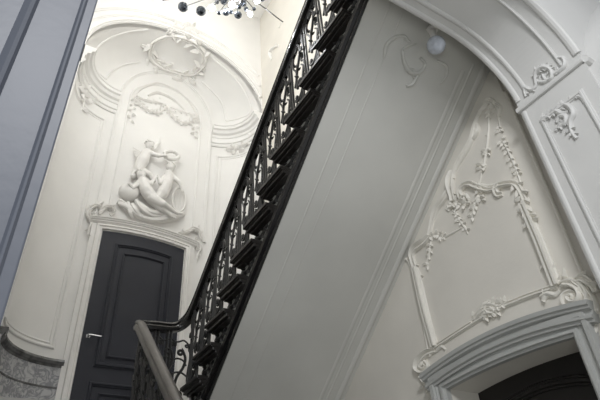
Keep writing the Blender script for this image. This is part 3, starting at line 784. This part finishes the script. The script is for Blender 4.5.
ornament('plaster_garland', 'leafy garland falling down the centre of the panel top on the right wall', 'relief ornament', R_,
    [([(489, 108), (489, 125), (488, 140), (486, 155), (483, 170), (480, 182), (478, 192)], .008)],
    [([(489, 110), (489, 118)], .03, 1), ([(488, 134), (487, 142)], .022, 2), ([(488, 148), (487, 154)], .04, 1), ([(484, 162), (482, 170)], .045, 1), ([(479, 184), (480, 194), (482, 200)], .045, 1)],
    [(488, 150, .018), (484, 166, .022), (488, 112, .015), (478, 188, .022)], m='stonerelief')
ornament('plaster_garland', 'shorter leafy garland at the right of the panel top on the right wall', 'relief ornament', R_,
    [([(495, 108), (499, 118), (500, 130)], .008), ([(503, 140), (508, 150), (514, 163), (518, 174), (521, 184)], .009)],
    [([(495, 110), (499, 120)], .028, 2), ([(499, 126), (501, 132)], .035, 1), ([(501, 140), (505, 146), (509, 153)], .035, 1), ([(511, 157), (516, 168), (518, 174)], .035, 1)],
    [(500, 130, .018), (504, 143, .018), (517, 172, .016), (503, 138, .014)], m='stonerelief')
ornament('plaster_garland', 'pair of flower sprays drooping below the left shoulder of the right wall panel', 'relief ornament', R_,
    [([(476, 202), (474, 210), (472, 220)], .008), ([(456, 212), (460, 220), (466, 229), (468, 234)], .009), ([(431, 240), (430, 252), (427, 262)], .009), ([(444, 238), (453, 233), (462, 228)], .008)],
    [([(477, 200), (475, 208), (472, 219)], .035, 1), ([(457, 214), (461, 222), (468, 232)], .035, 1), ([(431, 243), (430, 254), (427, 268)], .035, 1), ([(440, 238), (447, 236)], .03, 1)],
    [(475, 204, .022), (459, 220, .022), (430, 250, .017), (427, 264, .016), (442, 238, .017)], m='stonerelief')
# --- jamb and arch soffit
ornament('plaster_jamb_ornament', 'rococo shell scroll in the top corner of the pale pilaster panel', 'relief ornament', S_jamb,
    [([(557, 123), (560, 117), (566, 117), (566, 123), (560, 127), (556, 131)], .013), ([(563, 104), (570, 107), (574, 114), (571, 122), (572, 132), (577, 139)], .014), ([(555, 110), (562, 114), (569, 112)], .013), ([(575, 98), (581, 97), (584, 103)], .009), ([(540, 122), (545, 117), (552, 116)], .008)],
    [([(541, 121), (548, 116), (556, 112), (564, 106)], .032, 1), ([(557, 128), (563, 125), (570, 122)], .03, 1), ([(570, 128), (574, 136)], .028, 1), ([(565, 103), (574, 97), (582, 94)], .025, 2)], [(561, 120, .012)], m='arch')
ornament('plaster_arch_ornament', 'rococo shell scroll at the foot of the near arch underside', 'relief ornament', S_arch,
    [([(526, 97), (525, 88), (531, 90), (536, 86), (537, 79)], .011), ([(536, 84), (536, 73), (543, 67), (551, 70), (552, 78), (546, 80), (543, 75)], .013), ([(552, 76), (560, 71), (565, 65), (563, 58), (557, 58)], .011), ([(538, 82), (545, 82), (553, 77)], .010)],
    [([(536, 80), (538, 71), (546, 67), (552, 71)], .028, 1), ([(527, 95), (532, 90), (538, 85)], .022, 2), ([(555, 74), (562, 68), (564, 61)], .02, 2)], [(545, 75, .011)], m='arch')
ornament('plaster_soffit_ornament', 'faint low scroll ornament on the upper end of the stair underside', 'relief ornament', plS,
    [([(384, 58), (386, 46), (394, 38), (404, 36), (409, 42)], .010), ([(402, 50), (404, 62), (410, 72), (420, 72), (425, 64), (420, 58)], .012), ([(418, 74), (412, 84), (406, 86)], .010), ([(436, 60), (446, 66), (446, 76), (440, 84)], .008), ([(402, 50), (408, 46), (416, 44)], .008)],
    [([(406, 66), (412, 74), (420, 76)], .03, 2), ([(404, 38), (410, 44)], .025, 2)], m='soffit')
ornament('plaster_scroll', 'small scroll high on the side wall between chandelier and railing', 'relief ornament', plX(XR),
    [([(272, 60), (270, 53), (274, 48), (279, 46)], .018)], [([(271, 58), (273, 50), (278, 45)], .04, 2), ([(279, 28), (283, 22)], .03, 2)])

# ================================================================== PUTTI RELIEF ABOVE THE FAR DOOR
pr_ = thing('putti_relief', 'white plaster relief of cherubs with a wreath, globe and drapery over the far door', 'relief sculpture', onY(150, 215, YB))
def rp(x, y, d): return onY(x, y, YB-d)
def cap(B, a, b, ra, rb):
    n_ = 6
    for i in range(n_+1):
        t = i/n_; B.ball(a.lerp(b, t), ra+(rb-ra)*t, 12)
def figure(name, bones, extra=()):
    B = MB()
    for (a, b, ra, rb) in bones: cap(B, rp(*a), rp(*b), ra, rb)
    for (c, r_, sq) in extra: B.ball(rp(*c), r_, 12, sq)
    o = B.build(name, 'relief', pr_, merge=False)
    md = o.modifiers.new('remesh', 'REMESH'); md.mode = 'VOXEL'; md.voxel_size = .008; md.use_smooth_shade = True
    sm = o.modifiers.new('smooth', 'SMOOTH'); sm.iterations = 3; sm.factor = .5
    return o
def hand(c, d1, k=4):                              # four fingers and a thumb fanned about pixel direction d1
    out = []
    for i in range(k):
        a_ = (i-1.5)*.28; dx = d1[0]*math.cos(a_)-d1[1]*math.sin(a_); dy = d1[0]*math.sin(a_)+d1[1]*math.cos(a_)
        out.append((c, (c[0]+dx, c[1]+dy, c[2]+.01), .012, .008))
    return out
# upper putto, flying, arm with wreath
figure('putto', [((146.5, 153.5, .07), (142.5, 161, .085), .070, .080), ((142.5, 161, .085), (138.5, 169, .07), .078, .070), ((149, 148.5, .09), (148, 152, .08), .032, .045),
    ((150, 153, .10), (158, 155.6, .14), .040, .032), ((158, 155.6, .14), (164.5, 155.4, .15), .030, .020), ((146, 151, .05), (154.5, 149.6, .08), .038, .028), ((154.5, 149.6, .08), (159, 143, .08), .026, .018), ((159.2, 143, .08), (159.6, 138, .08), .016, .012),
    ((138.5, 169, .06), (149, 174, .07), .058, .042), ((149, 174, .07), (154, 181, .05), .040, .026), ((137, 168, .05), (133, 176, .06), .052, .036)]
    + hand((165.5, 155.4, .15), (2.4, .3)),
    [((149.8, 145.3, .11), .060, (1, 1, 1.12)), ((153.5, 146.3, .16), .012, (1, 1, 1)), ((151.5, 148, .15), .018, (1, .8, .7))])
# seated lower putto with legs stretched to the right
figure('putto', [((143, 182, .10), (146, 190, .12), .074, .080), ((146, 190, .12), (151, 197, .12), .080, .082), ((141.5, 178, .10), (143, 182, .10), .034, .048),
    ((152, 198, .14), (163, 204, .19), .070, .052), ((163, 204, .19), (171.5, 209.5, .15), .048, .034), ((171.5, 209.5, .15), (177.5, 213.5, .14), .032, .022), ((152, 200, .11), (162, 209, .14), .066, .048), ((162, 209, .14), (170, 215, .12), .044, .028), ((177, 213, .14), (182, 213.5, .15), .024, .018), ((170, 215, .12), (175, 218, .12), .026, .018),
    ((144.5, 181, .12), (151, 184, .17), .042, .032), ((151, 184, .17), (155, 178, .15), .030, .020), ((139.5, 182, .09), (133, 188, .13), .040, .030), ((133, 188, .13), (129.5, 184, .15), .028, .020)]
    + hand((155, 178, .15), (1.8, -1.8)) + hand((129.5, 184, .15), (-2, -1)),
    [((141, 174.6, .11), .060, (1, 1, 1.1)), ((143.8, 176, .165), .012, (1, 1, 1)), ((149, 194, .16), .05, (1, .8, .9))])
# right putto, looking left
figure('putto', [((168.5, 175, .08), (167, 183, .10), .068, .076), ((167, 183, .10), (162.5, 193, .10), .078, .082), ((170, 171, .09), (169, 175, .08), .032, .045), ((162.5, 193, .10), (157, 199, .11), .074, .05),
    ((165, 177, .10), (160, 183, .15), .038, .030), ((160, 183, .15), (158, 177, .14), .028, .020), ((173, 177, .09), (179, 182, .13), .042, .032), ((179, 182, .13), (182, 189, .12), .030, .020)]
    + hand((158, 177, .14), (-.3, -2.2)) + hand((182, 189, .12), (.2, 2.2)),
    [((170.3, 167, .11), .060, (1, 1, 1.1)), ((167, 168, .16), .012, (1, 1, 1))])
# curly hair for each head
for (x, y, d) in ((149.2, 144.2, .11), (140, 173.6, .11), (171, 165.8, .11)):
    B = MB(); c = rp(x, y, d); rn = random.Random(int(x))
    for i in range(26):
        a_ = rn.uniform(0, 2*PI); e = rn.uniform(.1, 1.45)
        B.ball(c+V((math.cos(a_)*math.cos(e), -math.sin(a_)*math.cos(e)*.9, math.sin(e)))*.056, .019, 6)
    B.build('hair', 'relief', pr_, smooth=True)
B = MB(); p = [rp(171.5+7*math.cos(t), 155.3+4.0*math.sin(t)+.12*7*math.cos(t), .12) for t in [2*PI*i/28 for i in range(28)]]
B.sweep(p, V((0, -1, 0)), [(math.cos(2*PI*i/8), math.sin(2*PI*i/8)) for i in range(8)], closed=True, scale=[.024+.007*(i % 2) for i in range(28)])
B.build('wreath', 'relief', pr_, smooth=True)
B = MB(); B.ball(rp(129, 193, .04), .128, 24, (1, .8, 1)); o = B.build('globe', 'relief', pr_, smooth=True)
B = MB(); c = [rp(182+8.5*math.cos(t)*.8-3, 200+12*math.sin(t), .06) for t in [2*PI*i/24 for i in range(24)]]
B.sweep(c, V((0, -1, 0)), HALF, closed=True, scale=[.014]*24)
for q in (-3, 0, 3): B.tube([rp(179+q, 192, .06), rp(179+q, 208, .06)], .005, 6)
B.build('lyre', 'relief', pr_, smooth=True)
# wing feathers
B = MB()
for i in range(6):
    P = rp(142+i*.6, 153+i*1.6, .04); leaf(B, P, V((0, -1, 0)), V((-1, 0, .25-.14*i)), .15, .05, .02)
B.build('wing', 'relief', pr_)
# drapery: folded cloth swags
B = MB()
for (pts, a_, b_) in (([(118, 203, .05), (126, 206, .07), (134, 212, .08), (142, 217, .07)], .03, .024), ([(132, 204, .08), (136, 210, .10), (141, 218, .06)], .03, .018), ([(140, 203, .09), (150, 211, .11), (160, 213, .10), (168, 213, .08)], .03, .02),
                      ([(143, 217, .06), (153, 219.5, .08), (164, 218.5, .08), (176, 215, .07), (183, 215, .05)], .028, .02), ([(136, 200, .08), (143, 209, .10), (152, 215, .09), (162, 216, .08)], .032, .022), ([(128, 202, .06), (130, 212, .08), (133, 218, .05)], .026, .016)):
    p = cat_([tuple(rp(*q)) for q in pts], 6); n_ = len(p); B.sweep(p, V((0, -1, 0)), [(math.cos(2*PI*i/8), .8*math.sin(2*PI*i/8)) for i in range(8)], scale=[(a_+(b_-a_)*i/(n_-1))*(.8+.4*math.sin(PI*i/(n_-1))) for i in range(n_)])
B.build('drapery', 'relief', pr_, smooth=True)
B = MB(); p = cat_([tuple(rp(*q)) for q in [(118, 201, .03), (126, 206, .03), (140, 216, .03), (156, 220, .03), (170, 219, .03), (183, 214, .03)]], 6)
B.sweep(p, V((0, -1, 0)), [(-.03, -.04), (-.03, .03), (.0, .05), (.03, .03), (.03, -.04)]); B.build('ledge', 'relief', pr_, smooth=True)

# ================================================================== LIGHT
def area(name, loc, rot, sx, sy, e, col):
    l = bpy.data.lights.new(name, 'AREA'); l.shape = 'RECTANGLE'; l.size = sx; l.size_y = sy; l.energy = e; l.color = col
    o = bpy.data.objects.new(name, l); COL.objects.link(o); o.location = loc; o.rotation_euler = rot; return o
area('ceiling_fill', (1.3, 2.9, ZT-.05), (0, 0, 0), 1.8, 2.4, 27, (.98, .98, .96))  # added fill below the closed ceiling; no opening is built
o = area('hall_raking_fill', (-.2, -1.7, 3.0), (0, 0, 0), .7, .7, 85, (.97, .98, 1))  # added raking lamp for the wall reliefs; no window stands here
o.rotation_euler = (V((2.6, 1.9, 1.4))-o.location).to_track_quat('-Z', 'Y').to_euler()
o = area('hall_low_fill', (-1.2, -1.1, -.5), (0, 0, 0), 1.2, 1.2, 30, (.98, 1, .97))  # added lamp from below, lifts the middle of the soffit
o.rotation_euler = (V((1.9, 2.9, 1.9))-o.location).to_track_quat('-Z', 'Y').to_euler()
o = area('high_left_fill', (.04, 3.0, 5.7), (0, 0, 0), 1.6, 1.8, 80, (.985, .99, .97))  # added lamp before the solid left wall, brightens upper wall and vault
o.rotation_euler = (V((2.3, 4.2, 6.2))-o.location).to_track_quat('-Z', 'Y').to_euler()
for P, r_ in lamps[:6]:
    l = bpy.data.lights.new('bulb_light', 'POINT'); l.energy = 4.0; l.shadow_soft_size = r_; l.color = (.97, .98, 1)
    o = bpy.data.objects.new('bulb_light', l); COL.objects.link(o); o.location = P+V((0, 0, -.045))
W = bpy.data.worlds.new('world'); C.world = W; W.use_nodes = True
W.node_tree.nodes['Background'].inputs['Color'].default_value = (.92, .96, 1, 1)
W.node_tree.nodes['Background'].inputs['Strength'].default_value = .5
C.view_settings.view_transform = 'Standard'; C.view_settings.look = 'None'
C.view_settings.exposure = 0; C.view_settings.gamma = 1
C.cycles.max_bounces = 8; C.cycles.diffuse_bounces = 6
C.cycles.use_denoising = True
